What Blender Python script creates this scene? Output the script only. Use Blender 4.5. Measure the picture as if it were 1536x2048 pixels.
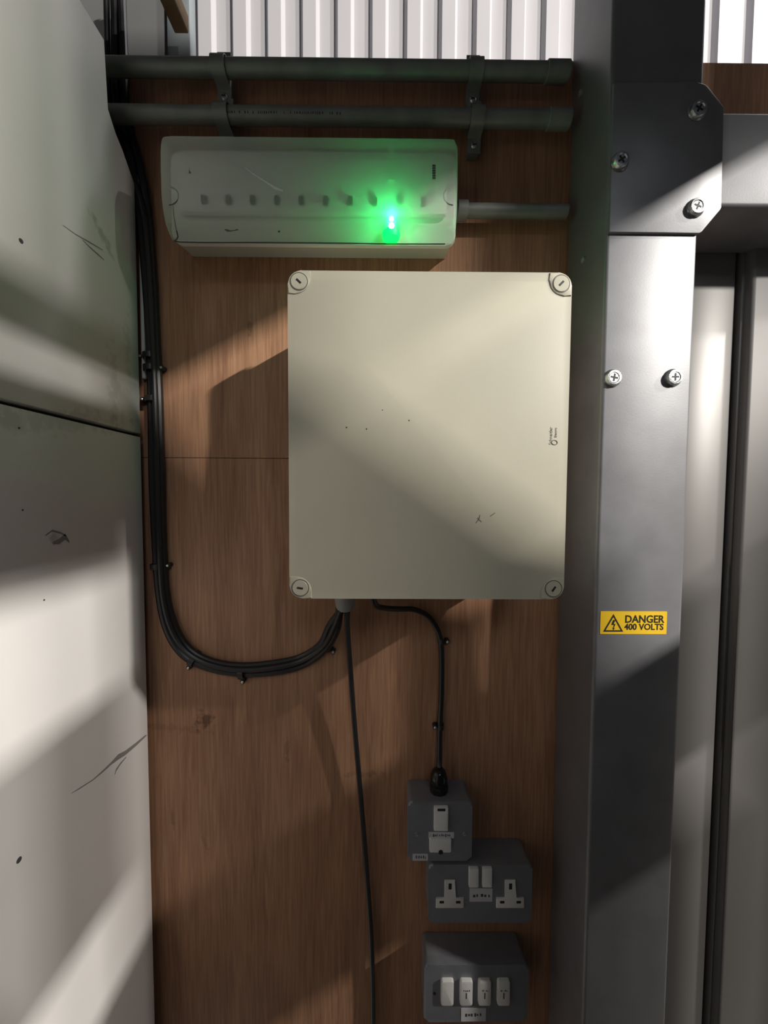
import bpy, bmesh, math, random
from mathutils import Vector, Matrix
random.seed(4)
for o in list(bpy.data.objects): bpy.data.objects.remove(o)
scn = bpy.context.scene
COL = scn.collection
R = math.radians

# ------------------------------------------------------------------ camera
F, W, H = 760.0, 1536, 2048
EYE = Vector((0, -0.526, 1.5))
ROT = (Matrix.Rotation(R(-0.35), 3, 'Z') @ Matrix.Rotation(R(90 - 2.55), 3, 'X') @ Matrix.Rotation(R(0.29), 3, 'Z'))
cd = bpy.data.cameras.new('camera'); cam = bpy.data.objects.new('camera', cd); COL.objects.link(cam)
cam.matrix_world = Matrix.Translation(EYE) @ ROT.to_4x4()
cd.sensor_fit = 'HORIZONTAL'; cd.sensor_width = 36; cd.lens = F / W * 36
cd.clip_start = 0.01; cd.clip_end = 100
scn.camera = cam

def ray(px, py): return ROT @ Vector(((px - W/2) / F, -(py - H/2) / F, -1))
def P(px, py, Y=0.0):            # point seen at a pixel on the plane y = Y
    d = ray(px, py); return EYE + d * ((Y - EYE.y) / d.y)
def PX(px, py, X):               # point seen at a pixel on the plane x = X
    d = ray(px, py); return EYE + d * ((X - EYE.x) / d.x)

# ------------------------------------------------------------------ world and lamps
w = bpy.data.worlds.new('world'); scn.world = w; w.use_nodes = True
w.node_tree.nodes['Background'].inputs[0].default_value = (0.80, 0.88, 1.0, 1)
w.node_tree.nodes['Background'].inputs[1].default_value = 0.032
scn.view_settings.view_transform = 'Standard'; scn.view_settings.look = 'None'
scn.view_settings.exposure = -0.15; scn.view_settings.gamma = 1.0
scn.view_settings.use_curve_mapping = False

def area(name, loc, target, sx, sy, energy, color, up='Y'):
    l = bpy.data.lights.new(name, 'AREA'); l.shape = 'RECTANGLE'; l.size = sx; l.size_y = sy
    l.energy = energy; l.color = color
    o = bpy.data.objects.new(name, l); COL.objects.link(o)
    z = (Vector(loc) - Vector(target)).normalized()
    y = Vector((0, 1, 0)); y = (y - z * y.dot(z)).normalized(); x = y.cross(z)
    o.matrix_world = Matrix.Translation(loc) @ Matrix((x, y, z)).transposed().to_4x4()
    return o
area('hall_tube_light', (7.0, -6.8, 5.7), (0, 0, 1.5), 0.12, 0.7, 1450, (1.0, 0.95, 0.88))
area('hall_tube_light', (7.0, -2.9, 5.7), (0, 0, 1.5), 0.12, 0.4, 460, (1.0, 0.94, 0.86))
area('soft_fill_light', (0.5, -2.6, 3.0), (0, 0, 1.4), 0.7, 0.7, 9.5, (0.88, 0.94, 1.0))  # unseen soft fill, added to lift the shaded surfaces
area('cladding_light', (3.2, 0.75, 5.6), (0.2, 1.7, 4.2), 0.5, 0.5, 40, (1.0, 0.97, 1.0))

# ------------------------------------------------------------------ materials
MATS = {}
def nt(m): return m.node_tree.nodes, m.node_tree.links
def mat(name, col, rough=0.5, metal=0.0, noise=None, bump=0.0, bscale=200, spec=0.5, stretch=(1, 1, 1), var=0.0, vscale=8):
    """principled with a little procedural colour variation and relief"""
    m = bpy.data.materials.new(name); m.use_nodes = True; N, L = nt(m); b = N['Principled BSDF']
    b.inputs['Base Color'].default_value = (*col, 1); b.inputs['Roughness'].default_value = rough
    b.inputs['Metallic'].default_value = metal; b.inputs['Specular IOR Level'].default_value = spec
    g = N.new('ShaderNodeNewGeometry'); mp = N.new('ShaderNodeMapping'); mp.inputs['Scale'].default_value = stretch
    L.new(g.outputs['Position'], mp.inputs[0])
    if var:
        n = N.new('ShaderNodeTexNoise'); n.inputs['Scale'].default_value = vscale; n.inputs['Detail'].default_value = 5
        L.new(mp.outputs[0], n.inputs['Vector'])
        mr = N.new('ShaderNodeMapRange'); mr.inputs[1].default_value = 0.3; mr.inputs[2].default_value = 0.7
        mr.inputs[3].default_value = 1 - var; mr.inputs[4].default_value = 1 + var; L.new(n.outputs['Fac'], mr.inputs[0])
        mx = N.new('ShaderNodeVectorMath'); mx.operation = 'SCALE'; mx.inputs[0].default_value = col
        L.new(mr.outputs[0], mx.inputs['Scale']); L.new(mx.outputs[0], b.inputs['Base Color'])
    if bump:
        n = N.new('ShaderNodeTexNoise'); n.inputs['Scale'].default_value = bscale; n.inputs['Detail'].default_value = 3
        L.new(mp.outputs[0], n.inputs['Vector'])
        bp = N.new('ShaderNodeBump'); bp.inputs['Strength'].default_value = bump; bp.inputs['Distance'].default_value = 0.001
        L.new(n.outputs['Fac'], bp.inputs['Height']); L.new(bp.outputs[0], b.inputs['Normal'])
    MATS[name] = m; return m

def spots(m, items):
    """multiply soft dirt marks (centre, radii, strength) into a material's colour"""
    N, L = nt(m); b = N['Principled BSDF']; ci = b.inputs['Base Color']
    g = N.new('ShaderNodeNewGeometry')
    n = N.new('ShaderNodeTexNoise'); n.inputs['Scale'].default_value = 120; n.inputs['Detail'].default_value = 6
    L.new(g.outputs['Position'], n.inputs['Vector'])
    for c, rad, st, rot in items:
        s = N.new('ShaderNodeVectorMath'); s.operation = 'SUBTRACT'; s.inputs[1].default_value = c
        L.new(g.outputs['Position'], s.inputs[0])
        ro = N.new('ShaderNodeVectorRotate'); ro.rotation_type = 'EULER_XYZ'; ro.inputs['Rotation'].default_value = rot
        L.new(s.outputs[0], ro.inputs['Vector'])
        d = N.new('ShaderNodeVectorMath'); d.operation = 'DIVIDE'; d.inputs[1].default_value = rad; L.new(ro.outputs[0], d.inputs[0])
        ln = N.new('ShaderNodeVectorMath'); ln.operation = 'LENGTH'; L.new(d.outputs[0], ln.inputs[0])
        ad = N.new('ShaderNodeMath'); ad.operation = 'ADD'; L.new(ln.outputs['Value'], ad.inputs[0])
        nm = N.new('ShaderNodeMapRange'); nm.inputs[1].default_value = 0.25; nm.inputs[2].default_value = 0.75
        nm.inputs[3].default_value = -0.9; nm.inputs[4].default_value = 0.9
        L.new(n.outputs['Fac'], nm.inputs[0]); L.new(nm.outputs[0], ad.inputs[1])
        mr = N.new('ShaderNodeMapRange'); mr.inputs[1].default_value = 0.35; mr.inputs[2].default_value = 1.1
        mr.inputs[3].default_value = 1 - st; mr.inputs[4].default_value = 1.0; L.new(ad.outputs[0], mr.inputs[0])
        sc = N.new('ShaderNodeVectorMath'); sc.operation = 'SCALE'
        if ci.is_linked:
            L.new(ci.links[0].from_socket, sc.inputs[0])
        else: sc.inputs[0].default_value = ci.default_value[:3]
        L.new(mr.outputs[0], sc.inputs['Scale']); L.new(sc.outputs[0], ci)

def plywood():
    m = bpy.data.materials.new('plywood'); m.use_nodes = True; N, L = nt(m); b = N['Principled BSDF']
    b.inputs['Roughness'].default_value = 0.55; b.inputs['Specular IOR Level'].default_value = 0.3
    g = N.new('ShaderNodeNewGeometry')
    def noise(scale, st, det):
        mp = N.new('ShaderNodeMapping'); mp.inputs['Scale'].default_value = st; L.new(g.outputs['Position'], mp.inputs[0])
        n = N.new('ShaderNodeTexNoise'); n.inputs['Scale'].default_value = scale; n.inputs['Detail'].default_value = det
        n.inputs['Distortion'].default_value = 0.4; L.new(mp.outputs[0], n.inputs['Vector']); return n
    n1 = noise(1, (320, 320, 14), 4); n2 = noise(1, (26, 26, 3.0), 4)
    mx = N.new('ShaderNodeMath'); mx.operation = 'MULTIPLY_ADD'; mx.inputs[1].default_value = 0.55
    h = N.new('ShaderNodeMath'); h.operation = 'MULTIPLY'; h.inputs[1].default_value = 0.45
    L.new(n2.outputs['Fac'], h.inputs[0]); L.new(n1.outputs['Fac'], mx.inputs[0]); L.new(h.outputs[0], mx.inputs[2])
    cr = N.new('ShaderNodeValToRGB'); e = cr.color_ramp.elements
    e[0].position = 0.34; e[0].color = (0.265, 0.130, 0.076, 1); e[1].position = 0.64; e[1].color = (0.475, 0.263, 0.152, 1)
    L.new(mx.outputs[0], cr.inputs[0]); L.new(cr.outputs[0], b.inputs['Base Color'])
    bp = N.new('ShaderNodeBump'); bp.inputs['Strength'].default_value = 0.25; bp.inputs['Distance'].default_value = 0.0006
    L.new(n1.outputs['Fac'], bp.inputs['Height']); L.new(bp.outputs[0], b.inputs['Normal'])
    MATS['plywood'] = m; return m
plywood()
mat('white_board', (0.72, 0.705, 0.69), 0.55, bump=0.06, bscale=300, var=0.04, vscale=5)
mat('near_black', (0.03, 0.028, 0.025), 0.9)  # near-black, used on sheets that keep gaps behind the boards dark
mat('grey_panel', (0.15, 0.152, 0.155), 0.5, var=0.08, vscale=9)
mat('flashing', (0.30, 0.34, 0.36), 0.35, 0.4, var=0.1, vscale=14)
mat('cladding', (0.54, 0.53, 0.56), 0.45, var=0.03, vscale=2)
mat('galv', (0.215, 0.217, 0.23), 0.45, 0.35, bump=0.04, bscale=500, var=0.10, vscale=22)
mat('galv_old', (0.24, 0.25, 0.235), 0.48, 0.3, bump=0.05, bscale=300, var=0.18, vscale=30)
mat('bolt_zinc', (0.52, 0.54, 0.54), 0.28, 0.9, bump=0.15, bscale=900, var=0.25, vscale=300)
mat('dark_recess', (0.015, 0.015, 0.015), 0.6)
mat('door_grey', (0.18, 0.172, 0.166), 0.42, 0.15, var=0.05, vscale=7)
mat('rubber', (0.035, 0.033, 0.03), 0.7)
mat('box_cream', (0.53, 0.50, 0.39), 0.42, bump=0.05, bscale=900, var=0.02, vscale=20)
mat('box_side', (0.55, 0.54, 0.46), 0.45)
mat('gland_grey', (0.30, 0.30, 0.29), 0.5)
mat('cable_black', (0.018, 0.018, 0.019), 0.36)
mat('clip_black', (0.02, 0.02, 0.02), 0.4)
mat('nail', (0.75, 0.74, 0.72), 0.3, 0.9)
mat('gland_black', (0.012, 0.011, 0.012), 0.22)
mat('clad_grey', (0.23, 0.24, 0.265), 0.38, 0.25, bump=0.10, bscale=700, var=0.05, vscale=60)
mat('white_plastic', (0.78, 0.78, 0.76), 0.35)
mat('label_white', (0.62, 0.62, 0.64), 0.6)
mat('ink', (0.05, 0.05, 0.06), 0.7)
mat('logo_ink', (0.16, 0.15, 0.13), 0.7)
mat('sign_yellow', (0.86, 0.55, 0.02), 0.45)
mat('sign_black', (0.02, 0.018, 0.012), 0.5)
mat('timber', (0.20, 0.125, 0.06), 0.7, var=0.25, vscale=1, stretch=(60, 6, 60))
mat('lamp_white', (0.60, 0.60, 0.55), 0.4)
mat('tray_white', (0.80, 0.80, 0.76), 0.5)
mat('chip', (0.06, 0.065, 0.05), 0.4)
mat('seam', (0.08, 0.09, 0.08), 0.6)
mat('concrete', (0.11, 0.105, 0.10), 0.8, var=0.1, vscale=4)
mat('blocker_dark', (0.06, 0.06, 0.065), 0.6)  # dark finish for the added light blockers only

def diffuser_mat():
    m = bpy.data.materials.new('diffuser'); m.use_nodes = True; N, L = nt(m); b = N['Principled BSDF']
    b.inputs['Base Color'].default_value = (0.60, 0.61, 0.56, 1); b.inputs['Roughness'].default_value = 0.30
    g = N.new('ShaderNodeNewGeometry'); mp = N.new('ShaderNodeMapping'); mp.inputs['Scale'].default_value = (4, 4, 260)
    L.new(g.outputs['Position'], mp.inputs[0])
    n = N.new('ShaderNodeTexNoise'); n.inputs['Scale'].default_value = 1; L.new(mp.outputs[0], n.inputs['Vector'])
    bp = N.new('ShaderNodeBump'); bp.inputs['Strength'].default_value = 0.25; bp.inputs['Distance'].default_value = 0.001
    L.new(n.outputs['Fac'], bp.inputs['Height']); L.new(bp.outputs[0], b.inputs['Normal'])
    tl = N.new('ShaderNodeBsdfTranslucent'); tl.inputs[0].default_value = (0.8, 0.85, 0.8, 1)
    tr = N.new('ShaderNodeBsdfTransparent'); tr.inputs[0].default_value = (0.93, 0.95, 0.92, 1)
    a = N.new('ShaderNodeMixShader'); a.inputs[0].default_value = 0.30; L.new(b.outputs[0], a.inputs[1]); L.new(tl.outputs[0], a.inputs[2])
    c = N.new('ShaderNodeMixShader'); c.inputs[0].default_value = 0.58; L.new(a.outputs[0], c.inputs[1]); L.new(tr.outputs[0], c.inputs[2])
    L.new(c.outputs[0], N['Material Output'].inputs[0]); MATS['diffuser'] = m
diffuser_mat()
def emit(name, col, s):
    m = bpy.data.materials.new(name); m.use_nodes = True; N, L = nt(m); b = N['Principled BSDF']
    b.inputs['Base Color'].default_value = (*col, 1); b.inputs['Emission Color'].default_value = (*col, 1)
    b.inputs['Emission Strength'].default_value = s; MATS[name] = m
emit('led_green', (0.0, 1.0, 0.10), 2.2)
emit('led_core', (0.55, 1.0, 0.85), 9.0)
emit('tube_glow', (1.0, 0.95, 0.85), 4.0)

# ------------------------------------------------------------------ helpers
def root_loc(o):
    while o.parent: o = o.parent
    return Vector(o.location)
def link(name, me, m, parent=None, smooth=True):
    if m: me.materials.append(MATS[m])
    o = bpy.data.objects.new(name, me); COL.objects.link(o)
    if parent: o.parent = parent
    return o
def obj(name, bm, m, parent=None, angle=35, loc=None):
    """bm is in world coordinates: becomes ONE mesh whose origin is its thing's base (or loc)"""
    base = root_loc(parent) if parent else Vector(loc or (0, 0, 0))
    bmesh.ops.recalc_face_normals(bm, faces=bm.faces)
    bmesh.ops.translate(bm, verts=bm.verts, vec=-base)
    for e in bm.edges:
        if len(e.link_faces) == 2 and e.calc_face_angle(0) > R(angle): e.smooth = False
    for f in bm.faces: f.smooth = True
    me = bpy.data.meshes.new(name); bm.to_mesh(me); bm.free()
    o = link(name, me, m, parent)
    if not parent: o.location = base
    return o
def thing(name, label, cat, loc, group=None):
    o = bpy.data.objects.new(name, None); o.empty_display_size = 0.02; COL.objects.link(o); o.location = loc
    return tag(o, label, cat, group)
def tag(o, label, cat, group=None):
    o['label'] = label; o['category'] = cat
    if group: o['group'] = group
    return o
def struct(o): o['kind'] = 'structure'; return o
def struct_root(name, loc):
    o = bpy.data.objects.new(name, None); o.empty_display_size = 0.05; COL.objects.link(o); o.location = loc; return struct(o)

def new(): return bmesh.new()
def box(bm, x0, x1, y0, y1, z0, z1, bev=0, seg=2):
    r = bmesh.ops.create_cube(bm, size=1); v = r['verts']
    for p in v:
        p.co = Vector(((x0 if p.co.x < 0 else x1), (y0 if p.co.y < 0 else y1), (z0 if p.co.z < 0 else z1)))
    if bev:
        es = list({e for p in v for e in p.link_edges})
        bmesh.ops.bevel(bm, geom=es, offset=bev, segments=seg, profile=0.5, affect='EDGES')
    return bm
def bx(*a, **k): return box(new(), *a, **k)
def rrect(x0, x1, z0, z1, r, n=6):
    pts = []
    for cx, cz, a0 in ((x1 - r, z1 - r, 0), (x0 + r, z1 - r, 90), (x0 + r, z0 + r, 180), (x1 - r, z0 + r, 270)):
        for i in range(n + 1):
            a = R(a0 + 90 * i / n); pts.append((cx + r * math.cos(a), cz + r * math.sin(a)))
    return pts
def prism(bm, pts, yb, yf, bev=0, seg=3, back_scale=1.0):
    """polygon in the x-z plane pushed from yb (at the wall) to yf (towards the viewer); front rim bevelled"""
    cx = sum(p[0] for p in pts) / len(pts); cz = sum(p[1] for p in pts) / len(pts)
    bk = [bm.verts.new((cx + (x - cx) * back_scale, yb, cz + (z - cz) * back_scale)) for x, z in pts]
    fr = [bm.verts.new((x, yf, z)) for x, z in pts]
    n = len(pts)
    ff = bm.faces.new(fr); bm.faces.new(bk[::-1])
    for i in range(n): bm.faces.new((bk[i], bk[(i + 1) % n], fr[(i + 1) % n], fr[i]))
    if bev:
        bmesh.ops.bevel(bm, geom=list(ff.edges), offset=bev, segments=seg, profile=0.5, affect='EDGES', clamp_overlap=True)
    return bm
def lathe(bm, prof, org, axis, n=20):
    """prof = (radius, distance along axis)"""
    a = Vector(axis).normalized(); t = Vector((0, 0, 1)) if abs(a.z) < 0.9 else Vector((1, 0, 0))
    u = a.cross(t).normalized(); v = a.cross(u); org = Vector(org); rings = []
    for r, h in prof:
        if r < 1e-6: rings.append([bm.verts.new(org + a * h)])
        else: rings.append([bm.verts.new(org + a * h + (u * math.cos(2*math.pi*i/n) + v * math.sin(2*math.pi*i/n)) * r) for i in range(n)])
    for A, B in zip(rings, rings[1:]):
        for i in range(n):
            j = (i + 1) % n
            if len(A) == 1 and len(B) == 1: continue
            if len(A) == 1: bm.faces.new((A[0], B[i], B[j]))
            elif len(B) == 1: bm.faces.new((A[i], A[j], B[0]))
            else: bm.faces.new((A[i], A[j], B[j], B[i]))
    for ring in (rings[0], rings[-1]):
        if len(ring) > 1: bm.faces.new(ring)
    return bm
def smooth_path(pts, k=6):
    pts = [Vector(p) for p in pts]; out = []
    ext = [pts[0] * 2 - pts[1]] + pts + [pts[-1] * 2 - pts[-2]]
    for i in range(1, len(ext) - 2):
        p0, p1, p2, p3 = ext[i-1:i+3]
        for s in range(k):
            t = s / k
            out.append(0.5 * ((2*p1) + (p2-p0)*t + (2*p0-5*p1+4*p2-p3)*t*t + (3*p1-p0-3*p2+p3)*t**3))
    out.append(pts[-1]); return out
def tube(bm, path, r, n=10):
    rings = []; prev = None
    for i, p in enumerate(path):
        d = (path[min(i+1, len(path)-1)] - path[max(i-1, 0)]).normalized()
        if prev is None:
            t = Vector((0, 1, 0)) if abs(d.y) < 0.9 else Vector((0, 0, 1)); u = d.cross(t).normalized()
        else: u = (prev - d * prev.dot(d)).normalized()
        prev = u; v = d.cross(u)
        rings.append([bm.verts.new(p + (u * math.cos(2*math.pi*k/n) + v * math.sin(2*math.pi*k/n)) * r) for k in range(n)])
    for A, B in zip(rings, rings[1:]):
        for k in range(n): bm.faces.new((A[k], A[(k+1) % n], B[(k+1) % n], B[k]))
    bm.faces.new(rings[0]); bm.faces.new(rings[-1]); return bm
def text(name, s, size, loc, m, parent, align='CENTER', rot=0.0, bold=0.0, sx=1.0):
    """flat lettering facing -y, its centre at loc"""
    cu = bpy.data.curves.new(name, 'FONT'); cu.body = s; cu.size = size; cu.align_x = align; cu.align_y = 'CENTER'
    cu.offset = bold; cu.extrude = 0.00008; cu.resolution_u = 3
    t = bpy.data.objects.new(name, cu); COL.objects.link(t)
    me = bpy.data.meshes.new_from_object(t.evaluated_get(bpy.context.evaluated_depsgraph_get()))
    bpy.data.objects.remove(t); bpy.data.curves.remove(cu)
    mt = Matrix.Translation(Vector(loc) - root_loc(parent)) @ Matrix.Rotation(rot, 4, 'Y') @ Matrix.Rotation(R(90), 4, 'X') @ Matrix.Diagonal((sx, 1, 1, 1))
    me.transform(mt); me.materials.clear()
    return link(name, me, m, parent)
def dup(o, parent=None, delta=Vector((0, 0, 0))):
    c = o.copy(); COL.objects.link(c); c.parent = parent
    if parent is None: c.location = Vector(o.location) + delta
    for ch in list(o.children): dup(ch, c)
    return c

E = EYE.z
XL = P(295, 990).x             # face of the white left-hand boarding
# ================================================================== THE SETTING
struct(obj('floor', bx(-6, 8, -8, 1.9, -0.1, 0), 'concrete'))

# ---- plywood back wall: sheets butted at a thin seam, with the doorway cut at the right
ply_top = P(700, 117).z; seam = P(450, 916).z
wall = struct_root('wall_back', (0, 0, 0))
xd = P(1392, 1000).x - 0.03
obj('plywood_sheet', bx(-0.62, xd, 0.0, 0.018, seam + 0.0004, ply_top), 'plywood', wall)
obj('plywood_sheet', bx(-0.62, xd, 0.0004, 0.018, 0.0, seam - 0.0004), 'plywood', wall)
obj('plywood_sheet', bx(xd + 0.001, 1.6, 0.0, 0.018, P(1500, 400).z, ply_top), 'plywood', wall)
obj('backing', bx(-0.62, xd, 0.0181, 0.024, 0, ply_top - 0.003), 'near_black', wall)
ms = MATS['plywood']
spots(ms, [((P(408, 1442).x, 0, P(408, 1442).z), (0.016, 1, 0.012), 0.55, (0, R(35), 0)),
           ((P(330, 1455).x, 0, P(330, 1455).z), (0.07, 1, 0.006), 0.15, (0, R(-6), 0)),
           ((P(725, 1548).x, 0, P(725, 1548).z), (0.03, 1, 0.005), 0.28, (0, 0, 0)),
           ((P(575, 1500).x, 0, P(575, 1500).z), (0.004, 1, 0.022), 0.25, (0, 0, 0)),
           ((P(500, 650).x, 0, P(500, 655).z), (0.0035, 1, 0.016), 0.35, (0, 0, 0)),
           ((P(345, 1640).x, 0, P(345, 1640).z), (0.003, 1, 0.014), 0.25, (0, R(8), 0)),
           ((P(410, 1690).x, 0, P(410, 1690).z), (0.003, 1, 0.016), 0.2, (0, R(20), 0))])

# ---- white left-hand boarding (upper board notched round the conduits) and added black sheets behind it that block stray light
jz = PX(270, 868, XL).z
top = PX(160, 0, XL).z; n_y = PX(213, 150, XL).y; n_z = PX(222, 248, XL).z
wl = struct_root('wall_left', (XL, 0, 0))
def yz_prism(pts, x0, x1, bev=0):
    bm = new(); a = [bm.verts.new((x0, y, z)) for y, z in pts]; b = [bm.verts.new((x1, y, z)) for y, z in pts]; n = len(pts)
    bm.faces.new(a[::-1]); f = bm.faces.new(b)
    for i in range(n): bm.faces.new((a[i], a[(i+1) % n], b[(i+1) % n], b[i]))
    if bev: bmesh.ops.bevel(bm, geom=list(f.edges), offset=bev, segments=2, profile=0.5, affect='EDGES')
    return bm
g_y = -0.012
obj('board', yz_prism([(-2.2, jz + 0.0025), (g_y, jz + 0.0025), (g_y, n_z - 0.035), (-0.020, n_z - 0.030), (-0.034, n_z - 0.012), (n_y + 0.012, n_z - 0.004), (n_y, n_z + 0.012), (n_y - 0.002, top), (-2.2, top)], XL - 0.012, XL, 0.001), 'white_board', wl)
obj('board', yz_prism([(-2.2, 0), (g_y + 0.003, 0), (g_y, jz - 0.0025), (-2.2, jz - 0.0025)], XL - 0.012, XL, 0.001), 'white_board', wl)
obj('gap_blocker', bx(XL - 0.035, XL - 0.0121, -2.2, -0.004, 0, n_z - 0.05), 'near_black', wl)  # added sheet, stops light leaking through the board joint
obj('gap_blocker', bx(XL - 0.12, XL - 0.11, -2.2, 0.0, 0, top + 0.03), 'near_black', wl)  # added outer skin, keeps the conduit notch dark
e0_ = P(279, 330, -0.008); e1_ = P(288, 757, -0.008)
obj('edge_strip', bx(P(279, 600, -0.008).x, P(287, 600, -0.008).x, -0.008, -0.0005, e1_.z, e0_.z, 0.002), 'white_board', wl)
mb = MATS['white_board']
def lw(px, py): return PX(px, py, XL)
spots(mb, [(lw(112, 1073), (1, 0.008, 0.008), 0.35, (R(20), 0, 0)),
           (lw(228, 770), (1, 0.010, 0.05), 0.16, (0, 0, 0)), (lw(255, 700), (1, 0.006, 0.05), 0.14, (0, 0, 0)),
           (lw(205, 470), (1, 0.02, 0.006), 0.3, (R(40), 0, 0)),
           (lw(120, 840), (1, 0.12, 0.012), 0.18, (R(-10), 0, 0))])
def mark(name, pts, wd, parent, m='ink'):
    """a thin scuff lying on the left-hand boarding, tapering along pixel points"""
    bm = new(); prev = None
    for i, (px, py) in enumerate(pts):
        a = lw(px, py - wd[i]); b = lw(px, py + wd[i]); a.x = b.x = XL + 0.0003
        cur = (bm.verts.new(a), bm.verts.new(b))
        if prev: bm.faces.new((prev[0], prev[1], cur[1], cur[0]))
        prev = cur
    return obj(name, bm, m, parent)
mat('scuff', (0.23, 0.22, 0.21), 0.8)
mark('scuff', [(142, 1587), (160, 1576), (185, 1560), (205, 1543), (222, 1527), (236, 1514), (250, 1506), (270, 1490), (288, 1474), (293, 1470)], [0.5, 1.4, 1.2, 2.0, 2.6, 5.5, 4.5, 3.5, 2.2, 1], wl, 'scuff')
mark('scuff', [(229, 1549), (232, 1540), (240, 1528), (252, 1514)], [1.5, 2.5, 2, 1], wl, 'scuff')
mark('scuff', [(165, 480), (180, 495), (195, 508), (208, 520)], [0.6, 1.2, 1.4, 0.6], wl, 'scuff')
mark('scuff', [(125, 450), (150, 468), (178, 484), (205, 500)], [0.4, 0.7, 1.2, 0.8], wl, 'scuff')
mark('scuff', [(90, 1071), (104, 1061), (122, 1066), (131, 1072)], [1, 1.6, 1.6, 1.5], wl, 'scuff')
mark('scuff', [(105, 1086), (117, 1083), (130, 1073), (138, 1084)], [2, 5, 6, 2], wl, 'scuff')
def dot(px, py, r):
    c = lw(px, py); bm = lathe(new(), [(r, 0), (r * 0.9, 0.0004)], c, (1, 0, 0), 10); obj('screw_hole', bm, 'ink', wl)
dot(42, 482, 0.0022); dot(38, 1720, 0.0026); dot(88, 1200, 0.0009); dot(45, 1020, 0.0008); dot(38, 856, 0.001)

# ---- grey panel and flashing above the plywood, profiled cladding on the far side of the building
wf = struct_root('wall_upper', (0, 0.03, 0))
obj('panel', bx(-0.75, P(338, 60, 0.03).x, 0.030, 0.042, ply_top - 0.06, E + 1.5), 'grey_panel', wf)
obj('flashing', bx(P(338, 60, 0.03).x + 0.0005, P(386, 60, 0.03).x, 0.022, 0.040, ply_top - 0.06, E + 1.5, 0.003), 'flashing', wf)
def cladding():
    Y = 1.75; pit = P(464, 60, Y).x - P(395, 60, Y).x; x = P(395, 60, Y).x - pit * 12
    bm = new(); prof = []
    for k in range(34):
        for fx, dy in ((0.0, 0.0), (0.09, -0.030), (0.46, -0.030), (0.55, 0.0)): prof.append((x + (k + fx) * pit, Y + dy))
    a = [bm.verts.new((px, py, 0)) for px, py in prof]; b = [bm.verts.new((px, py, 6.2)) for px, py in prof]
    for i in range(len(prof) - 1): bm.faces.new((a[i], a[i+1], b[i+1], b[i]))
    return struct(obj('wall_far', bm, 'cladding', angle=5))
cladding()

# ---- steel side door beyond the column: jamb sheet, dark groove, door leaf
dr = struct_root('door_1', (P(1450, 1000).x, 0, 0))
zt = P(1500, 446, -0.01).z
obj('jamb', bx(xd + 0.002, P(1466, 700, -0.004).x, -0.004, 0.03, 0, P(1500, 380).z, 0.003), 'door_grey', dr)
obj('seal', bx(P(1466, 700).x + 0.0005, P(1478, 700).x, 0.004, 0.03, 0, zt), 'rubber', dr)
obj('edge_strip', bx(P(1478, 700, -0.006).x, P(1497, 700, -0.006).x, -0.006, 0.03, 0, zt - 0.002, 0.002), 'door_grey', dr)
obj('leaf', bx(P(1498, 700, -0.016).x, 1.45, -0.016, 0.03, 0, zt, 0.006, 3), 'door_grey', dr)
obj('lintel', bx(xd + 0.002, 1.5, 0.012, 0.03, zt + 0.001, P(1500, 380).z), 'near_black', dr)

# ---- unseen bars right of the picture, added to cut the tube light into stripes
def blocker_bar(n, z0, z1, y0, y1, x=1.2): struct(obj(n, bx(x, x + 0.06, y1, y0, E + z0, E + z1, 0.004), 'blocker_dark'))
blocker_bar('light_blocker_1', 0.20, 0.395, -0.30, -0.65)
blocker_bar('light_blocker_2', 0.20, 0.395, -0.86, -2.3)
blocker_bar('light_blocker_3', 0.52, 0.690, -1.42, -2.3)
blocker_bar('light_blocker_4', 0.83, 0.965, -1.42, -2.3)
blocker_bar('light_blocker_5', 0.396, 0.80, -0.548, -0.590)
blocker_bar('light_blocker_6', 0.87, 1.34, 0.0, -0.66)
blocker_bar('light_blocker_7', 0.87, 1.009, -0.93, -1.12)
blocker_bar('light_blocker_8', 1.01, 1.34, -0.93, -2.3)
blocker_bar('light_blocker_12', 0.88, 1.07, -0.661, -0.925, 1.27)
blocker_bar('light_blocker_9', -1.45, 1.34, -0.695, -0.722)
struct(obj('front_blocker', bx(-0.30, 0.45, -1.06, -1.0, 0, E + 0.34, 0.004), 'blocker_dark'))  # unseen block behind the camera, added to keep the fill off the lower wall
sp = [(0.355, E + 0.515), (0.405, E + 0.512), (0.46, E + 0.455), (0.70, E + 0.285), (0.825, E + 0.265), (0.835, E + 0.18), (0.90, E + 0.14), (1.10, E - 0.03), (1.10, E - 1.49), (0.355, E - 1.49)]
struct(obj('sloped_blocker', prism(new(), sp[::-1], -0.65, -0.69), 'blocker_dark'))  # added panel, stands in for the camera operator's sloping shadow
struct(obj('light_blocker_10', bx(-0.31, 0.5, -0.75, -0.60, E + 0.62, E + 0.95, 0.004), 'blocker_dark'))  # added overhead bar, holds the fill off the conduits and emergency light
struct(obj('light_blocker_11', bx(1.2, 1.26, -2.36, -2.3, 0, E + 1.34, 0.004), 'blocker_dark'))  # unseen upright, added with the blocking bars

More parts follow.
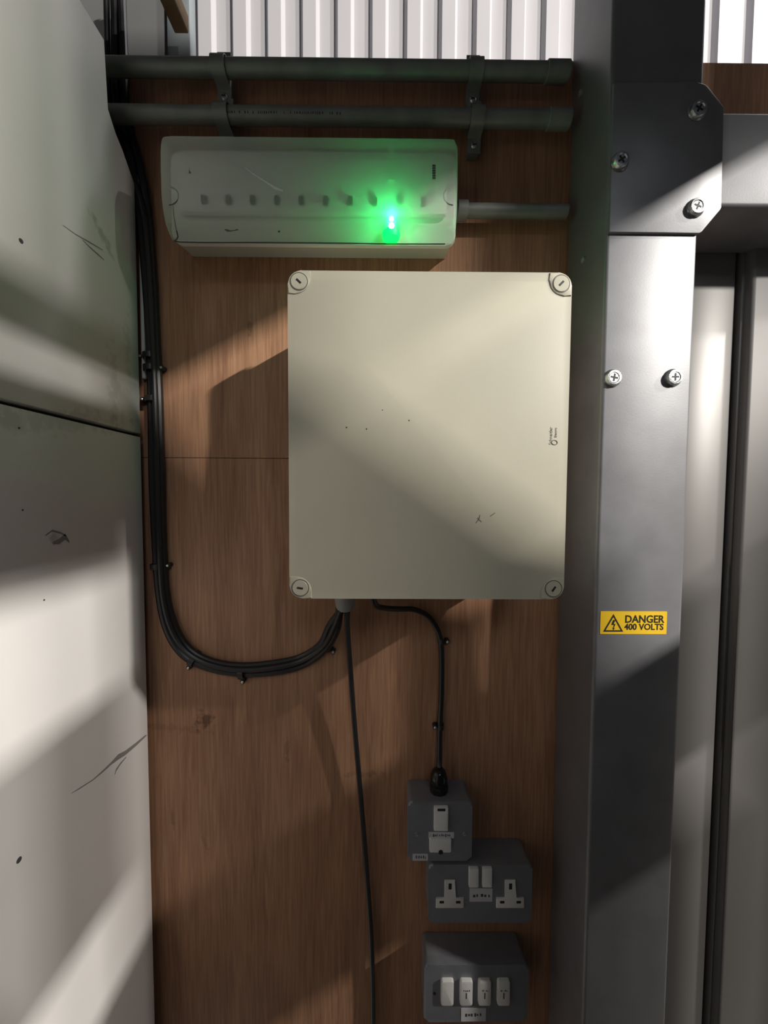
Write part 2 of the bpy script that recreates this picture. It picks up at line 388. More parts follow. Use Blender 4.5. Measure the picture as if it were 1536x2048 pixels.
# ================================================================== STEEL FRAME
CY = -0.092
cl = P(1206, 700, CY).x; cr_ = P(1387, 700, CY).x
bolt_proto = []
def bolt_mesh():
    """flanged zinc bolt head with a cross recess, pointing -y, centre at the origin"""
    bm = new()
    lathe(bm, [(0.0098, 0), (0.0100, 0.0012), (0.0088, 0.0020), (0.0084, 0.0046), (0.0078, 0.0054), (0.0058, 0.0056), (0.0052, 0.0047), (0.0, 0.0047)], (0, 0, 0), (0, -1, 0), 22)
    bmesh.ops.recalc_face_normals(bm, faces=bm.faces)
    for e in bm.edges:
        if len(e.link_faces) == 2 and e.calc_face_angle(0) > R(35): e.smooth = False
    for f in bm.faces: f.smooth = True
    me = bpy.data.meshes.new('bolt'); bm.to_mesh(me); bm.free(); me.materials.append(MATS['bolt_zinc'])
    bm = new(); box(bm, -0.0042, 0.0042, -0.00495, -0.0040, -0.0010, 0.0010); box(bm, -0.0010, 0.0010, -0.00496, -0.0040, -0.0042, 0.0042)
    mc = bpy.data.meshes.new('cross_recess'); bm.to_mesh(mc); bm.free(); mc.materials.append(MATS['dark_recess'])
    return me, mc
BM, BC = bolt_mesh()
def bolt(px, py, Y, parent, roll=0, s=1.0):
    o = bpy.data.objects.new('bolt', BM); COL.objects.link(o); o.parent = parent
    o.location = P(px, py, Y - 0.004) * 1.0 - root_loc(parent); o.location.y = Y - root_loc(parent).y
    o.rotation_euler = (0, R(roll), 0); o.scale = (s, s, s)
    c = bpy.data.objects.new('cross_recess', BC); COL.objects.link(c); c.parent = o
col = thing('steel_column', 'tall galvanised steel box column between the plywood wall and the grey door', 'column', ((cl + cr_) / 2, CY / 2, 0))
obj('shaft', bx(cl, cr_, CY, -0.0005, 0.0, E + 1.6, 0.004, 3), 'galv', col)
bolt(1228, 755, CY, col, 10); bolt(1350, 754, CY, col, 0)
for px, py in ((1168, 520), (1163, 186)):
    p = PX(px, py, cl); obj('side_rivet', lathe(new(), [(0.004, 0), (0.004, 0.002), (0.002, 0.0035), (0, 0.0036)], (cl, p.y, p.z), (-1, 0, 0), 12), 'galv_old', col)
p = P(1300, 300, CY)
pl = thing('gusset_plate', 'flat steel joint plate with three bolts where column meets cross beam', 'bracket', (p.x, CY - 0.0005, p.z))
PY = CY - 0.0036
gp = [P(a, b, PY) for a, b in ((1209, 165), (1392, 164), (1404, 166), (1414, 170), (1446, 211), (1448, 216), (1443, 415), (1441, 419), (1404, 463), (1399, 466), (1206, 464))]
gp = [(v.x, v.z) for v in gp]; gp[-1] = (cl + 0.001, gp[-1][1]); gp[0] = (cl + 0.001, gp[0][1])
obj('plate', prism(new(), gp[::-1], CY - 0.0003, PY, 0.0007, 2), 'galv', pl)
bolt(1398, 217, PY, pl, 30); bolt(1243, 319, PY, pl, 55); bolt(1395, 412, PY, pl, 20)
bz1 = P(1480, 222, -0.086).z; bz0 = P(1480, 414, -0.086).z
bmn = bx(cr_ + 0.001, 1.45, -0.086, -0.002, bz0, bz1, 0.005, 3)
tag(obj('cross_beam', bmn, 'galv', loc=(0.9, -0.044, bz0)), 'horizontal galvanised steel beam running off to the right above the grey door', 'beam')

# ================================================================== CONDUITS AND SADDLES
def conduit(name, label, px0, px1, pya, pyb, r, Y, extra, m='galv_old'):
    a = P(px0, pya, Y); b = P(px1, pyb, Y); z = (a.z + b.z) / 2
    t = thing(name, label, 'conduit', (a.x, Y, z))
    obj('pipe', tube(new(), [Vector((a.x, Y, z)), Vector((b.x, Y, z))], r, 24), m, t)
    for (c0, c1, rr) in extra:
        xa, xb = P(c0, pya, Y).x, P(c1, pya, Y).x
        obj('coupling', lathe(new(), [(rr - 0.0006, 0), (rr, 0.0006), (rr, xb - xa - 0.0006), (rr - 0.0006, xb - xa)], (xa, Y, z), (1, 0, 0), 24), m, t)
    return t, z
R1 = 0.0098; Y1 = -0.026
c1, z1 = conduit('conduit', 'upper of the two thick grey conduits along the top of the plywood', 150, 1138, 136, 142, R1, Y1, [(1092, 1136, 0.0114)])
c2, z2 = conduit('conduit', 'lower of the two thick grey conduits, printed with faint lettering', 150, 1140, 232, 235, R1, Y1, [(1095, 1139, 0.0114)])
c3, z3 = conduit('conduit', 'thin grey conduit from the emergency light to the steel column', 905, 1133, 421, 424, 0.0085, -0.020, [(914, 934, 0.0115)])
# faint print along the lower conduit
bm = new(); x = P(455, 222, Y1 - R1).x; xe = P(684, 222, Y1 - R1).x; zz = P(500, 222, Y1 - R1).z
while x < xe:
    wd = random.uniform(0.0012, 0.0030)
    if random.random() < 0.80:
        hgt = random.uniform(0.0025, 0.004)
        ang = math.asin(max(-1, min(1, (zz - z2) / R1)))
        yy = Y1 - R1 * math.cos(ang) - 0.0002
        box(bm, x, x + wd * 0.45, yy, yy + 0.0006, zz - hgt / 2, zz + hgt / 2)
        if random.random() < 0.6: box(bm, x, x + wd, yy, yy + 0.0006, zz + hgt / 2 - 0.0007, zz + hgt / 2)
    x += wd + 0.0008
obj('printed_lettering', bm, 'ink', c2)

def saddle(px, z, label):
    """strap over the pipe, flat lugs above and below on the spacer, screw in each lug"""
    xc = P(px, 140, -0.03).x; hw = 0.0085; r = R1 + 0.0014
    t = thing('conduit_saddle', label, 'pipe clip', (xc, 0, z), 'conduit saddles')
    prof = []
    for i in range(17):
        a = R(-90 + 180 * i / 16); prof.append((Y1 - r * math.cos(a), z + r * math.sin(a)))
    prof = [(-0.0130, z - r - 0.021), (-0.0130, z - r - 0.002), (-0.018, z - r)] + prof + [(-0.018, z + r), (-0.0130, z + r + 0.002), (-0.0130, z + r + 0.021)]
    bm = new(); A = []
    for i, (y_, z_) in enumerate(prof):
        a_ = prof[max(i-1, 0)]; b_ = prof[min(i+1, len(prof)-1)]; ty, tz = b_[0]-a_[0], b_[1]-a_[1]; l = math.hypot(ty, tz)
        ny, nz = -tz / l, ty / l
        A.append([bm.verts.new((xx, y_ + ny * q, z_ + nz * q)) for xx, q in ((xc - hw, 0), (xc + hw, 0), (xc + hw, 0.0013), (xc - hw, 0.0013))])
    for p_, q_ in zip(A, A[1:]):
        for k in range(4): bm.faces.new((p_[k], p_[(k+1) % 4], q_[(k+1) % 4], q_[k]))
    bm.faces.new(A[0]); bm.faces.new(A[-1])
    obj('strap', bm, 'galv_old', t)
    obj('spacer', bx(xc - 0.007, xc + 0.007, -0.0128, -0.0003, z - r - 0.019, z + r + 0.019, 0.001), 'galv_old', t)
    for s in (-1, 1):
        sc = obj('screw', lathe(new(), [(0.0042, 0), (0.0042, 0.0012), (0.003, 0.0026), (0, 0.003)], (xc, -0.0142, z + s * (r + 0.012)), (0, -1, 0), 14), 'bolt_zinc', t)
        obj('slot', bx(xc - 0.0025, xc + 0.0025, -0.0174, -0.0168, z + s * (r + 0.012) - 0.0006, z + s * (r + 0.012) + 0.0006), 'dark_recess', sc)
for px, w_ in ((438, 'left'), (952, 'right')):
    for z, nm in ((z1, 'upper'), (z2, 'lower')):
        saddle(px + (4 if nm == 'lower' else 0), z, f'grey metal saddle clip on the {nm} thick conduit near its {w_} end')

# ================================================================== EMERGENCY LIGHT
LY = -0.047
lx0 = P(344, 470, LY).x; lx1 = P(911, 470, LY).x
lz0 = P(640, 489, LY).z; lz1 = P(640, 299, -0.050).z
xm = (lx0 + lx1) / 2; zm = (lz0 + lz1) / 2; lh = lz1 - lz0
el = thing('emergency_light', 'long white emergency bulkhead light with clear ribbed cover and glowing green indicator', 'light', (xm, 0, lz0))
zb = P(640, 515, -0.001).z
bxl = P(386, 515, 0).x; bxr = P(890, 515, 0).x
bm = new(); bk = [(bxl, zb), (bxr, zb), (bxr, lz1 - 0.012), (bxl, lz1 - 0.012)]; fr = [(lx0 + 0.006, lz0 + 0.002), (lx1 - 0.006, lz0 + 0.002), (lx1 - 0.006, lz1 - 0.002), (lx0 + 0.006, lz1 - 0.002)]
mid = [(bxl, zb - 0.001), (bxr, zb - 0.001), (bxr, lz1 - 0.012), (bxl, lz1 - 0.012)]
vs = [[bm.verts.new((x, y, z)) for x, z in L_] for L_, y in ((bk, -0.0005), (mid, -0.010), (fr, LY + 0.006))]
for A, B in zip(vs, vs[1:]):
    for i in range(4): bm.faces.new((A[i], A[(i+1) % 4], B[(i+1) % 4], B[i]))
bm.faces.new(vs[0]); bm.faces.new(vs[-1])
obj('base', bm, 'lamp_white', el)
bm = new(); prism(bm, rrect(lx0, lx1, lz0, lz1, 0.012), LY + 0.006, LY, 0.0015, 2)
obj('rim', bm, 'tray_white', el)
# clear cover: D-shaped section swept along x, rounded at both ends
def cover(bm, x0, x1, z0, z1, yb, dep, nx=14, nz=18):
    rows = []
    for j in range(nz + 1):
        a = math.pi * j / nz; c = -math.cos(a); s = math.sin(a)
        zz = (z0 + z1) / 2 + (z1 - z0) / 2 * math.copysign(abs(c) ** 0.52, c); d = dep * (s ** 0.62)
        row = []
        xs = [0, 0.0008, 0.0025, 0.006, 0.016] + [0.016 + (x1 - x0 - 0.032) * k / nx for k in range(1, nx)] + [x1 - x0 - 0.016, x1 - x0 - 0.007, x1 - x0 - 0.002, x1 - x0]
        for k, xx in enumerate(xs):
            e = min(xx, x1 - x0 - xx); f = min(1, (e / 0.009)); f = (1 - (1 - f) ** 2.4) ** 0.5
            row.append(bm.verts.new((x0 + xx, yb - d * f, zz)))
        rows.append(row)
    for A, B in zip(rows, rows[1:]):
        for k in range(len(A) - 1): bm.faces.new((A[k], A[k+1], B[k+1], B[k]))
    bmesh.ops.remove_doubles(bm, verts=bm.verts, dist=1e-5)
    return bm
obj('clear_cover', cover(new(), lx0 + 0.001, lx1 - 0.001, lz0 + 0.003, lz1 - 0.001, LY - 0.0002, 0.035), 'diffuser', el)
tray = obj('gear_tray', bx(lx0 + 0.012, lx1 - 0.012, LY - 0.010, LY - 0.0005, lz0 + 0.030, lz1 - 0.014, 0.004), 'tray_white', el)
TYf = LY - 0.010
zc = P(600, 398, TYf - 0.004).z
for i in range(10):
    xx = P(406 + 49.0 * i, 398, TYf - 0.004).x
    ch = obj('led_chip', bx(xx - 0.0030, xx + 0.0030, TYf - 0.0040, TYf + 0.001, zc - 0.0045, zc + 0.0045, 0.0006, 1), 'chip', tray)
# seam line round the cover, end knock-outs, rating label, indicator
Ys = LY - 0.004
seam_pts = [P(346, 412, Ys - 0.022), P(349, 440, Ys - 0.016), P(356, 474, Ys - 0.008), P(360, 484, Ys), P(500, 485, Ys), P(640, 486, Ys), P(800, 488, Ys), P(890, 488, Ys)]
obj('cover_seam', tube(new(), smooth_path(seam_pts, 3), 0.0008, 6), 'seam', el)
for px, s in ((338, 1), (906, -1)):
    pts = [P(px + s * 19 * math.sin(R(a)), 392 - 18 * math.cos(R(a)), LY - 0.0335) for a in range(0, 181, 20)]
    obj('end_knockout', tube(new(), smooth_path(pts, 2), 0.0006, 6), 'seam', el)
bm = new()
for k in range(6):
    p = P(868, 331 + k * 5, LY - 0.0372); box(bm, p.x - 0.0018, p.x + 0.0018, p.y, p.y + 0.0004, p.z - 0.0010, p.z + 0.0010)
obj('rating_print', bm, 'seam', el)
bm = new()
for k in range(14):
    p = P(783, 292 + k * 5.2, TYf - 0.002); box(bm, p.x - 0.0035, p.x + 0.0035, p.y - 0.001, p.y + 0.004, p.z - 0.0008, p.z + 0.0008)
obj('reflection_bars', bm, 'lamp_white', tray)  # bars modelled in place of a rippled reflection in the cover
def cover_mark(nm, pts, wd, m):
    bm = new(); prev = None
    for i, (px, py) in enumerate(pts):
        a = P(px, py - wd[i], LY - 0.0358); b = P(px, py + wd[i], LY - 0.0358); cur = (bm.verts.new(a), bm.verts.new(b))
        if prev: bm.faces.new((prev[0], prev[1], cur[1], cur[0]))
        prev = cur
    obj(nm, bm, m, el)
cover_mark('scratch', [(490, 335), (505, 347), (530, 363), (550, 376), (566, 382)], [0.4, 1.2, 1.6, 3.0, 1.5], 'tray_white')
cover_mark('dirt', [(449, 459), (455, 461), (461, 462), (468, 461), (476, 459)], [0.8, 2.4, 1.2, 0.8, 1.4], 'seam')
cover_mark('dirt', [(556, 463), (560, 463)], [2, 2], 'seam')
cover_mark('dirt', [(379, 335), (378, 343), (382, 346)], [2, 4, 0.8], 'seam')
gl = P(783, 443, LY - 0.024)
ind = obj('indicator_lamp', lathe(new(), [(0.0, 0), (0.0095, 0.0005), (0.0108, 0.004), (0.0108, 0.014), (0.0085, 0.020), (0.004, 0.0235), (0, 0.0245)], gl + Vector((0, 0.012, -0.0125)), (0, 0, 1), 16), 'led_green', el)  # lens made oversized, the LED's bloom is built into its shape
for dz, r in ((-0.004, 0.0032), (0.0035, 0.0026)):
    obj('glow_core', lathe(new(), [(0, 0), (r * 0.8, r * 0.35), (r, r), (r * 0.8, r * 1.65), (0, 2 * r)], gl + Vector((0, 0.001, dz - r)), (0, 0, 1), 12), 'led_core', ind)
pt = bpy.data.lights.new('indicator_light', 'POINT'); pt.energy = 0.16; pt.color = (0.02, 1.0, 0.22); pt.shadow_soft_size = 0.006
po = bpy.data.objects.new('indicator_light', pt); COL.objects.link(po); po.location = gl + Vector((0, -0.004, 0.003))

# ================================================================== JUNCTION BOX
BY = -0.129
a = P(577, 870, BY); b = P(1136, 870, BY); zt_ = P(855, 543, BY).z; zb_ = P(858, 1198, BY).z
bx0, bx1 = a.x, b.x
jb = thing('junction_box', 'large cream plastic junction box with four corner screws on the plywood', 'junction box', ((bx0 + bx1) / 2, 0, zb_))
ins = 0.004
obj('body', prism(new(), rrect(bx0 + ins, bx1 - ins, zb_ + ins, zt_ - ins, 0.012), -0.0005, BY + 0.0355, 0.001, 1), 'box_side', jb)
lid = obj('lid', prism(new(), rrect(bx0, bx1, zb_, zt_, 0.0135, 8), BY + 0.035, BY, 0.0075, 5), 'box_cream', jb)
obj('lid_gasket', prism(new(), rrect(bx0 + 0.003, bx1 - 0.003, zb_ + 0.003, zt_ - 0.003, 0.012), BY + 0.036, BY + 0.0352), 'rubber', jb)
S = 0.0235
for ix, iz, slot in ((0, 1, 42), (1, 1, -45), (0, 0, 8), (1, 0, -55)):
    sx = 1 if ix == 0 else -1; sz = 1 if iz == 0 else -1
    X0 = bx0 if ix == 0 else bx1; Z0 = zb_ if iz == 0 else zt_
    pts = []
    r = 0.0133
    for i in range(7): an = R(180 + 90 * i / 6); pts.append((X0 + sx * (0.0004 + r + r * math.cos(an)), Z0 + sz * (0.0004 + r + r * math.sin(an))))
    pts.append((X0 + sx * S, Z0 + sz * 0.0006))
    r2 = 0.016
    for i in range(7): an = R(90 * i / 6); pts.append((X0 + sx * (S - r2 + r2 * math.cos(an)), Z0 + sz * (S - r2 + r2 * math.sin(an))))
    pts.append((X0 + sx * 0.0006, Z0 + sz * S))
    obj('corner_pad', prism(new(), pts, BY + 0.02, BY - 0.0011, 0.0009, 2), 'box_cream', lid)
    cx, cz = X0 + sx * 0.0116, Z0 + sz * 0.0116; yf = BY - 0.0011
    obj('screw_ring', lathe(new(), [(0.0084, -0.0002), (0.0084, 0.00012), (0.0092, 0.00012), (0.0092, -0.0002)], (cx, yf, cz), (0, -1, 0), 28), 'seam', lid)
    sc = obj('lid_screw', lathe(new(), [(0.0082, -0.001), (0.0082, 0.0004), (0.0078, 0.0008), (0.0, 0.0009)], (cx, yf, cz), (0, -1, 0), 28), 'box_cream', jb)
    bm = bx(-0.0031, 0.0031, -0.0004, 0.0, -0.0010, 0.0010, 0.0001, 1)
    bmesh.ops.rotate(bm, verts=bm.verts, cent=(0, 0, 0), matrix=Matrix.Rotation(R(slot), 3, 'Y'))
    bmesh.ops.translate(bm, verts=bm.verts, vec=(cx, yf - 0.0008, cz)); obj('slot', bm, 'dark_recess', sc)
lg = P(1102, 873, BY)
lt = text('logo_lettering', 'Schneider', 0.0046, (lg.x - 0.0002, BY - 0.0002, lg.z + 0.0005), 'logo_ink', jb, rot=R(-90))
text('logo_lettering', 'Electric', 0.0034, (lg.x + 0.0048, BY - 0.0002, lg.z + 0.0040), 'logo_ink', jb, rot=R(-90))
e0 = P(1109, 885, BY - 0.0002)
obj('logo_emblem', tube(new(), [e0 + Vector((0.0028 * math.cos(q) * 1.0 + 0.001 * math.sin(q), 0, 0.0021 * math.sin(q) - 0.001 * math.cos(q))) for q in [2 * math.pi * k / 20 for k in range(21)]], 0.0004, 5), 'logo_ink', jb)
for px, py, r in ((693, 855, .0009), (733, 858, .0008), (818, 841, .0008), (765, 820, .0006)):
    c = P(px, py, BY); obj('speck', lathe(new(), [(r, 0), (r * 0.6, 0.0003)], c, (0, -1, 0), 8), 'ink', lid)
for pts in ([(952, 1046), (958, 1038), (960, 1030)], [(955, 1036), (963, 1044)], [(980, 1033), (990, 1026)]):
    obj('scratch', tube(new(), [P(x, y, BY - 0.0001) for x, y in pts], 0.0004, 5), 'logo_ink', lid)
def gland(parent, px, y_, ztop, m, r, ln):
    c = P(px, 1200, y_); prof = [(r * 0.95, 0), (r, 0.001), (r, ln * 0.35), (r * 0.82, ln * 0.4), (r * 0.82, ln * 0.6), (r * 0.7, ln * 0.9), (r * 0.5, ln)]
    return obj('cable_gland', lathe(new(), prof, (c.x, y_, ztop), (0, 0, -1), 12), m, parent)
G1 = P(690, 1195, -0.045); G2 = P(742, 1195, -0.050)
gland(jb, 690, -0.045, zb_ + ins + 0.0005, 'gland_grey', 0.0165, 0.043)
gland(jb, 742, -0.050, zb_ + ins + 0.0005, 'gland_grey', 0.009, 0.016)

# ================================================================== CABLES
def cable(name, label, pts, r, group=None):
    path = smooth_path(pts, 6); bm = tube(new(), path, r, 10)
    return tag(obj(name, bm, 'cable_black', loc=path[-1]), label, 'cable', group)
base = [(236, -60), (238, 40), (240, 120), (243, 200), (255, 262), (272, 330), (289, 430), (301, 560), (307, 690), (311, 800), (315, 950), (320, 1090), (326, 1190), (343, 1258), (374, 1303), (420, 1328), (480, 1339), (545, 1335), (602, 1321), (645, 1293), (668, 1252)]
def bundle(off, Y, end):
    out = []
    n = len(base)
    for i, (x, y) in enumerate(base):
        a = base[max(i-1, 0)]; b = base[min(i+1, n-1)]; dx, dy = b[0]-a[0], b[1]-a[1]; l = math.hypot(dx, dy)
        o = off * (0.85 + 0.15 * math.sin(i * 1.7 + off))
        yy = Y
        if Y < -0.01 and y <= 330: yy, o = -0.0062, (24 if y < 300 else 12)
        if i > n - 3: yy = Y - 0.012 * (i - n + 3)
        out.append(P(x - dy / l * o, y + dx / l * o, yy))
    return out + [end]
cg = 'bundled cables left of the junction box'
ge = Vector((G1.x, G1.y, zb_ - 0.030))
cable('cable', 'outer black cable of the bundle curving under the junction box', bundle(9.5, -0.0062, ge + Vector((-0.0072, 0.004, 0))), 0.0052)
cable('cable', 'inner black cable of the bundle curving under the junction box', bundle(-8.0, -0.0064, ge + Vector((0.0036, 0.0066, 0))), 0.0050)
cable('cable', 'black cable lying on top of the bundled pair left of the box', bundle(1.0, -0.0135, ge + Vector((-0.0030, -0.0062, 0))), 0.0036)
cable('cable', 'single black cable hanging straight down from the junction box out of view',
      [ge + Vector((0.0062, -0.0046, 0.004)), P(694, 1240, -0.040), P(700, 1330, -0.026), P(709, 1450, -0.018), P(722, 1600, -0.012), P(733, 1740, -0.009), P(741, 1850, -0.008), P(745, 1950, -0.008), P(746, 2048, -0.008), P(747, 2200, -0.008)], 0.0036)
SPX = 878
cable('cable', 'black cable looping from the junction box down to the fused spur switch',
      [Vector((G2.x, G2.y, zb_ - 0.006)), P(750, 1208, -0.044), P(768, 1216, -0.030), P(800, 1218, -0.016), P(828, 1219, -0.009), P(856, 1233, -0.0062), P(876, 1262, -0.0062), P(883, 1300, -0.0062), P(883, 1380, -0.0062), P(880, 1450, -0.0062), P(879, 1510, -0.010), P(SPX, 1548, -0.020)], 0.0038)

def clip(px, py, ang, side, span, label, Y=-0.0062):
    """plastic cable clip hooked over the cable at ang (cable direction), nail boss on one side"""
    c = P(px, py, 0); d = Vector((math.cos(R(ang)), 0, math.sin(R(ang)))); nrm = Vector((-d.z, 0, d.x)) * side
    t = thing('cable_clip', label, 'cable clip', c, 'black cable clips')
    hw = 0.0035; bm = new(); prof = []
    for i in range(13):
        a = R(180 * i / 12); prof.append((span * math.cos(a), -0.0005 - (0.0165 if span > 0.007 else 0.0102) * math.sin(a) ** 0.7 * 1.0))
    A = []
    for u, y in prof:
        o_ = c + nrm * u + Vector((0, y, 0)); i_ = c + nrm * u * 0.88 + Vector((0, y * 0.90, 0))
        A.append([bm.verts.new(v) for v in (o_ - d * hw, o_ + d * hw, i_ + d * hw, i_ - d * hw)])
    for p_, q_ in zip(A, A[1:]):
        for k in range(4): bm.faces.new((p_[k], p_[(k+1) % 4], q_[(k+1) % 4], q_[k]))
    bm.faces.new(A[0]); bm.faces.new(A[-1])
    obj('hook', bm, 'clip_black', t)
    e = c + nrm * (span + 0.003)
    obj('boss', lathe(new(), [(0.0034, 0), (0.0034, 0.0075), (0.0026, 0.0085)], e + Vector((0, -0.0003, 0)), (0, -1, 0), 12), 'clip_black', t)
    obj('nail', lathe(new(), [(0.0019, 0), (0.0019, 0.0010), (0.0012, 0.0016), (0, 0.0017)], e + Vector((0, -0.0086, 0)), (0, -1, 0), 10), 'nail', t)
clip(308, 716, -88, -1, 0.0108, 'topmost black clip on the cable bundle, its nail boss to the left')
clip(309, 740, -88, 1, 0.0108, 'black clip on the cable bundle just below the topmost one, bright nail to the right')
clip(312, 801, -88, -1, 0.0108, 'black clip on the cable bundle level with the board joint, third from the top')
clip(322, 1130, -86, 1, 0.0108, 'black clip with a shiny nail on the straight bundle above the bend')
clip(392, 1314, -30, -1, 0.0108, 'black clip at the bottom left of the bundle bend')
clip(488, 1339, 3, -1, 0.0108, 'black clip at the lowest point of the curved bundle')
clip(652, 1287, 52, -1, 0.0108, 'black clip on the bundle just left of the hanging cable')
clip(882, 1279, -90, 1, 0.0050, 'small black clip high on the spur cable right of the lit wood patch')
clip(880, 1448, -90, -1, 0.0050, 'small black clip on the spur cable just above the spur gland')

# ================================================================== SWITCHGEAR
def metal_clad(name, label, cat, px0, px1, py0, py1, dep):
    """box body on the wall and a slightly larger front plate; returns (thing, plate, x0,x1,z0,z1,y)"""
    y = -dep; x0 = P(px0, (py0 + py1) / 2, y).x; x1 = P(px1, (py0 + py1) / 2, y).x; z1 = P((px0 + px1) / 2, py0, y).z; z0 = P((px0 + px1) / 2, py1, y).z
    t = thing(name, label, cat, ((x0 + x1) / 2, 0, z0))
    obj('back_box', prism(new(), rrect(x0 + 0.001, x1 - 0.001, z0 + 0.001, z1 - 0.001, 0.006), -0.0005, y + 0.0102, 0.0005, 1), 'clad_grey', t)
    pl_ = obj('front_plate', prism(new(), rrect(x0, x1, z0, z1, 0.006), y + 0.010, y, 0.003, 3), 'clad_grey', t)
    return t, pl_, x0, x1, z0, z1, y
def piece(name, m, parent, px0, px1, py0, py1, y, th, bev=0.0006, rr=0.0012):
    a = P(px0, py1, y - th); b = P(px1, py0, y - th)
    return obj(name, prism(new(), rrect(a.x, b.x, a.z, b.z, min(rr, (b.x-a.x)/2.2, (b.z-a.z)/2.2), 4), y + 0.001, y - th, bev, 2), m, parent)
def ink_marks(parent, px0, px1, py0, py1, y, n):
    bm = new()
    for k in range(n):
        x = px0 + (px1 - px0) * (k + random.uniform(0.1, 0.5)) / n; wd = (px1 - px0) / n * random.uniform(0.35, 0.7)
        a = P(x, py1 - random.uniform(0, 0.3) * (py1 - py0), y); b = P(x + wd, py0 + random.uniform(0, 0.3) * (py1 - py0), y)
        box(bm, a.x, b.x, y, y + 0.0002, a.z, b.z)
    return obj('faint_print', bm, 'ink', parent)

# -- fused spur
t, pt_, x0, x1, z0, z1, y = metal_clad('fused_spur', 'single grey metal fused spur unit with black gland on top', 'switch', 816, 944, 1603, 1722, 0.040)
sw = piece('rocker_switch', 'white_plastic', t, 868, 897, 1616, 1663, y, 0.0045, 0.001)
piece('indicator_slot', 'dark_recess', sw, 875, 891, 1617.5, 1622.5, y - 0.0045, 0.0002, 0, 0.0003)
piece('rocker_face', 'white_plastic', sw, 869, 896, 1627, 1662, y - 0.0040, 0.0022, 0.0008)
lb = piece('paper_label', 'label_white', t, 857, 908, 1664.5, 1677, y, 0.0006, 0, 0.0003); ink_marks(lb, 864, 902, 1668, 1674, y - 0.0007, 9)
fc = piece('fuse_carrier', 'white_plastic', t, 859, 903, 1679, 1706, y, 0.0040, 0.001, 0.002)
obj('fuse_screw', lathe(new(), [(0.0030, 0), (0.0030, 0.0006), (0, 0.0006)], P(881.5, 1704, y - 0.0040), (0, -1, 0), 12), 'dark_recess', fc)
lb = piece('sticker', 'label_white', t, 825, 856, 1708, 1721.5, y, 0.0006, 0, 0.0005); ink_marks(lb, 831, 852, 1711, 1719, y - 0.0007, 6)
for px in (834, 929):
    obj('plate_screw', lathe(new(), [(0.0026, 0), (0.0024, 0.0008), (0, 0.0012)], P(px, 1668, y), (0, -1, 0), 12), 'nail', t)
gx = P(SPX, 1570, -0.022); zt2 = z1 - 0.001
obj('cable_gland', lathe(new(), [(0.0122, 0), (0.0128, 0.002), (0.0128, 0.010), (0.0110, 0.0112), (0.0120, 0.013), (0.0118, 0.020), (0.0095, 0.0275), (0.0062, 0.031), (0.0045, 0.0315)], (gx.x, -0.020, zt2), (0, 0, 1), 10), 'gland_black', t)

# -- double socket
t, pt_, x0, x1, z0, z1, y = metal_clad('double_socket', 'grey metal double wall socket with white outlets in deep shade', 'socket', 857, 1064, 1729, 1846, 0.040)
for px0 in (938, 965):
    piece('rocker_switch', 'white_plastic', t, px0, px0 + 20, 1738, 1776, y, 0.0040, 0.001)
lb = piece('paper_label', 'label_white', t, 939, 985, 1777, 1803.5, y, 0.0006, 0, 0.0003); ink_marks(lb, 944, 982, 1788, 1795, y - 0.0007, 5)
for cx in (900, 1021):
    pts = [(cx - 10.5, 1762), (cx + 10.5, 1762), (cx + 11, 1797), (cx + 27.5, 1797), (cx + 28, 1817), (cx - 28, 1817), (cx - 27.5, 1797), (cx - 11, 1797)]
    q = [P(a_, b_, y - 0.002) for a_, b_ in pts]
    so = obj('outlet', prism(new(), [(v.x, v.z) for v in q], y + 0.001, y - 0.002, 0.0008, 2), 'white_plastic', t)
    piece('pin_hole', 'dark_recess', so, cx - 3, cx + 3.5, 1767, 1779, y - 0.002, 0.0001, 0, 0.0003)
    piece('pin_hole', 'dark_recess', so, cx - 21, cx - 12, 1802, 1807, y - 0.002, 0.0001, 0, 0.0003)
    piece('pin_hole', 'dark_recess', so, cx + 12, cx + 21, 1802, 1807, y - 0.002, 0.0001, 0, 0.0003)

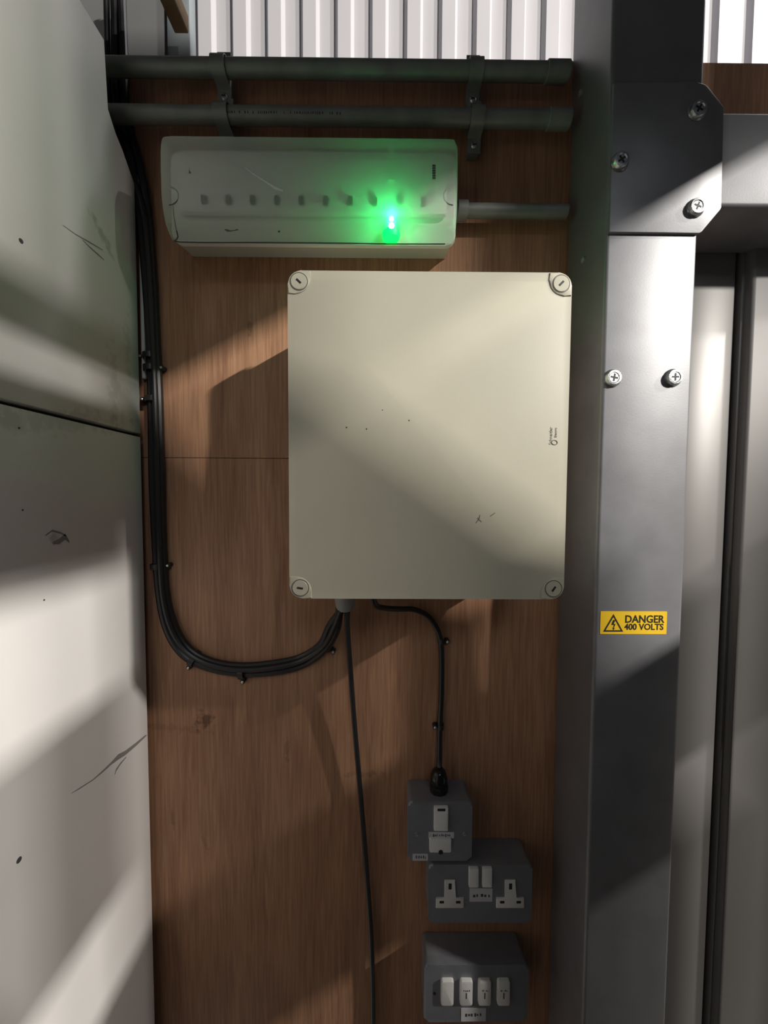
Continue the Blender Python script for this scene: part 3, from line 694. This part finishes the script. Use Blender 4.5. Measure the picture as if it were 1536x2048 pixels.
# -- four-gang light switch
t, pt_, x0, x1, z0, z1, y = metal_clad('light_switch', 'grey metal four gang light switch lowest on the wall', 'switch', 848, 1056, 1930, 2044, 0.040)
for k, px0 in enumerate((882, 920, 957, 995)):
    rk = piece('rocker_switch', 'white_plastic', t, px0, px0 + 26, 1964, 2013, y, 0.0050, 0.0014, 0.003)
    if k: piece('rocker_mark', 'ink', rk, px0 + 11.5, px0 + 14, 1986, 1998, y - 0.0050, 0.0001, 0, 0.0002); ink_marks(rk, px0 + 6, px0 + 20, 1980, 1984, y - 0.0051, 4)
lb = piece('paper_label', 'label_white', t, 922, 972, 2017, 2043, y, 0.0006, 0, 0.0003); ink_marks(lb, 928, 964, 2026, 2034, y - 0.0007, 6)
obj('plate_screw', lathe(new(), [(0.0022, 0), (0.0018, 0.0006), (0, 0.0008)], P(869, 1987, y), (0, -1, 0), 10), 'dark_recess', t)

# ================================================================== SIGN AND TIMBER
SY = CY - 0.0004
a = P(1200, 1268, SY); b = P(1334.5, 1223, SY)
sg = thing('danger_sticker', 'yellow DANGER 400 VOLTS warning sticker on the steel column', 'sign', ((a.x + b.x) / 2, CY, a.z))
obj('sticker', prism(new(), rrect(a.x, b.x, a.z, b.z, 0.0008), CY - 0.0001, SY, 0), 'sign_yellow', sg)
yt = SY - 0.00012
def outline(tri, wd):
    c = sum(tri, Vector()) / 3; bm = new()
    inner = [c + (v - c) * (1 - wd) for v in tri]
    o_ = [bm.verts.new(v) for v in tri]; i_ = [bm.verts.new(v) for v in inner]
    for k in range(3): bm.faces.new((o_[k], o_[(k+1) % 3], i_[(k+1) % 3], i_[k]))
    return bm
tri = [P(1227, 1228, yt), P(1246.5, 1263.5, yt), P(1206, 1263.5, yt)]
obj('warning_triangle', outline(tri, 0.26), 'sign_black', sg)
bm = new(); q = [(1226, 1240), (1231, 1240), (1227.5, 1248), (1231.5, 1248), (1227.5, 1256), (1230, 1256), (1226.5, 1261), (1224.5, 1254.5), (1226.5, 1255.5), (1227.5, 1250), (1222.5, 1250)]
bm.faces.new([bm.verts.new(P(x, y_, yt)) for x, y_ in q]); obj('lightning_bolt', bm, 'sign_black', sg)
text('lettering', 'DANGER', 0.0122, P(1289, 1239, yt), 'sign_black', sg, bold=0.0003, sx=0.93)
text('lettering', '400 VOLTS', 0.0101, P(1288, 1254.3, yt), 'sign_black', sg, bold=0.00026, sx=0.95)

yE = 0.0; c0 = P(350, 68, yE); c1_ = P(378, 66, yE)
bm = bx(c0.x, c1_.x, -1.0, yE, c0.z, c0.z + 0.022, 0.001, 1)
tag(obj('timber_batten', bm, 'timber', loc=(c0.x, yE, c0.z)), 'short end of a brown timber batten poking into the top left corner', 'batten')
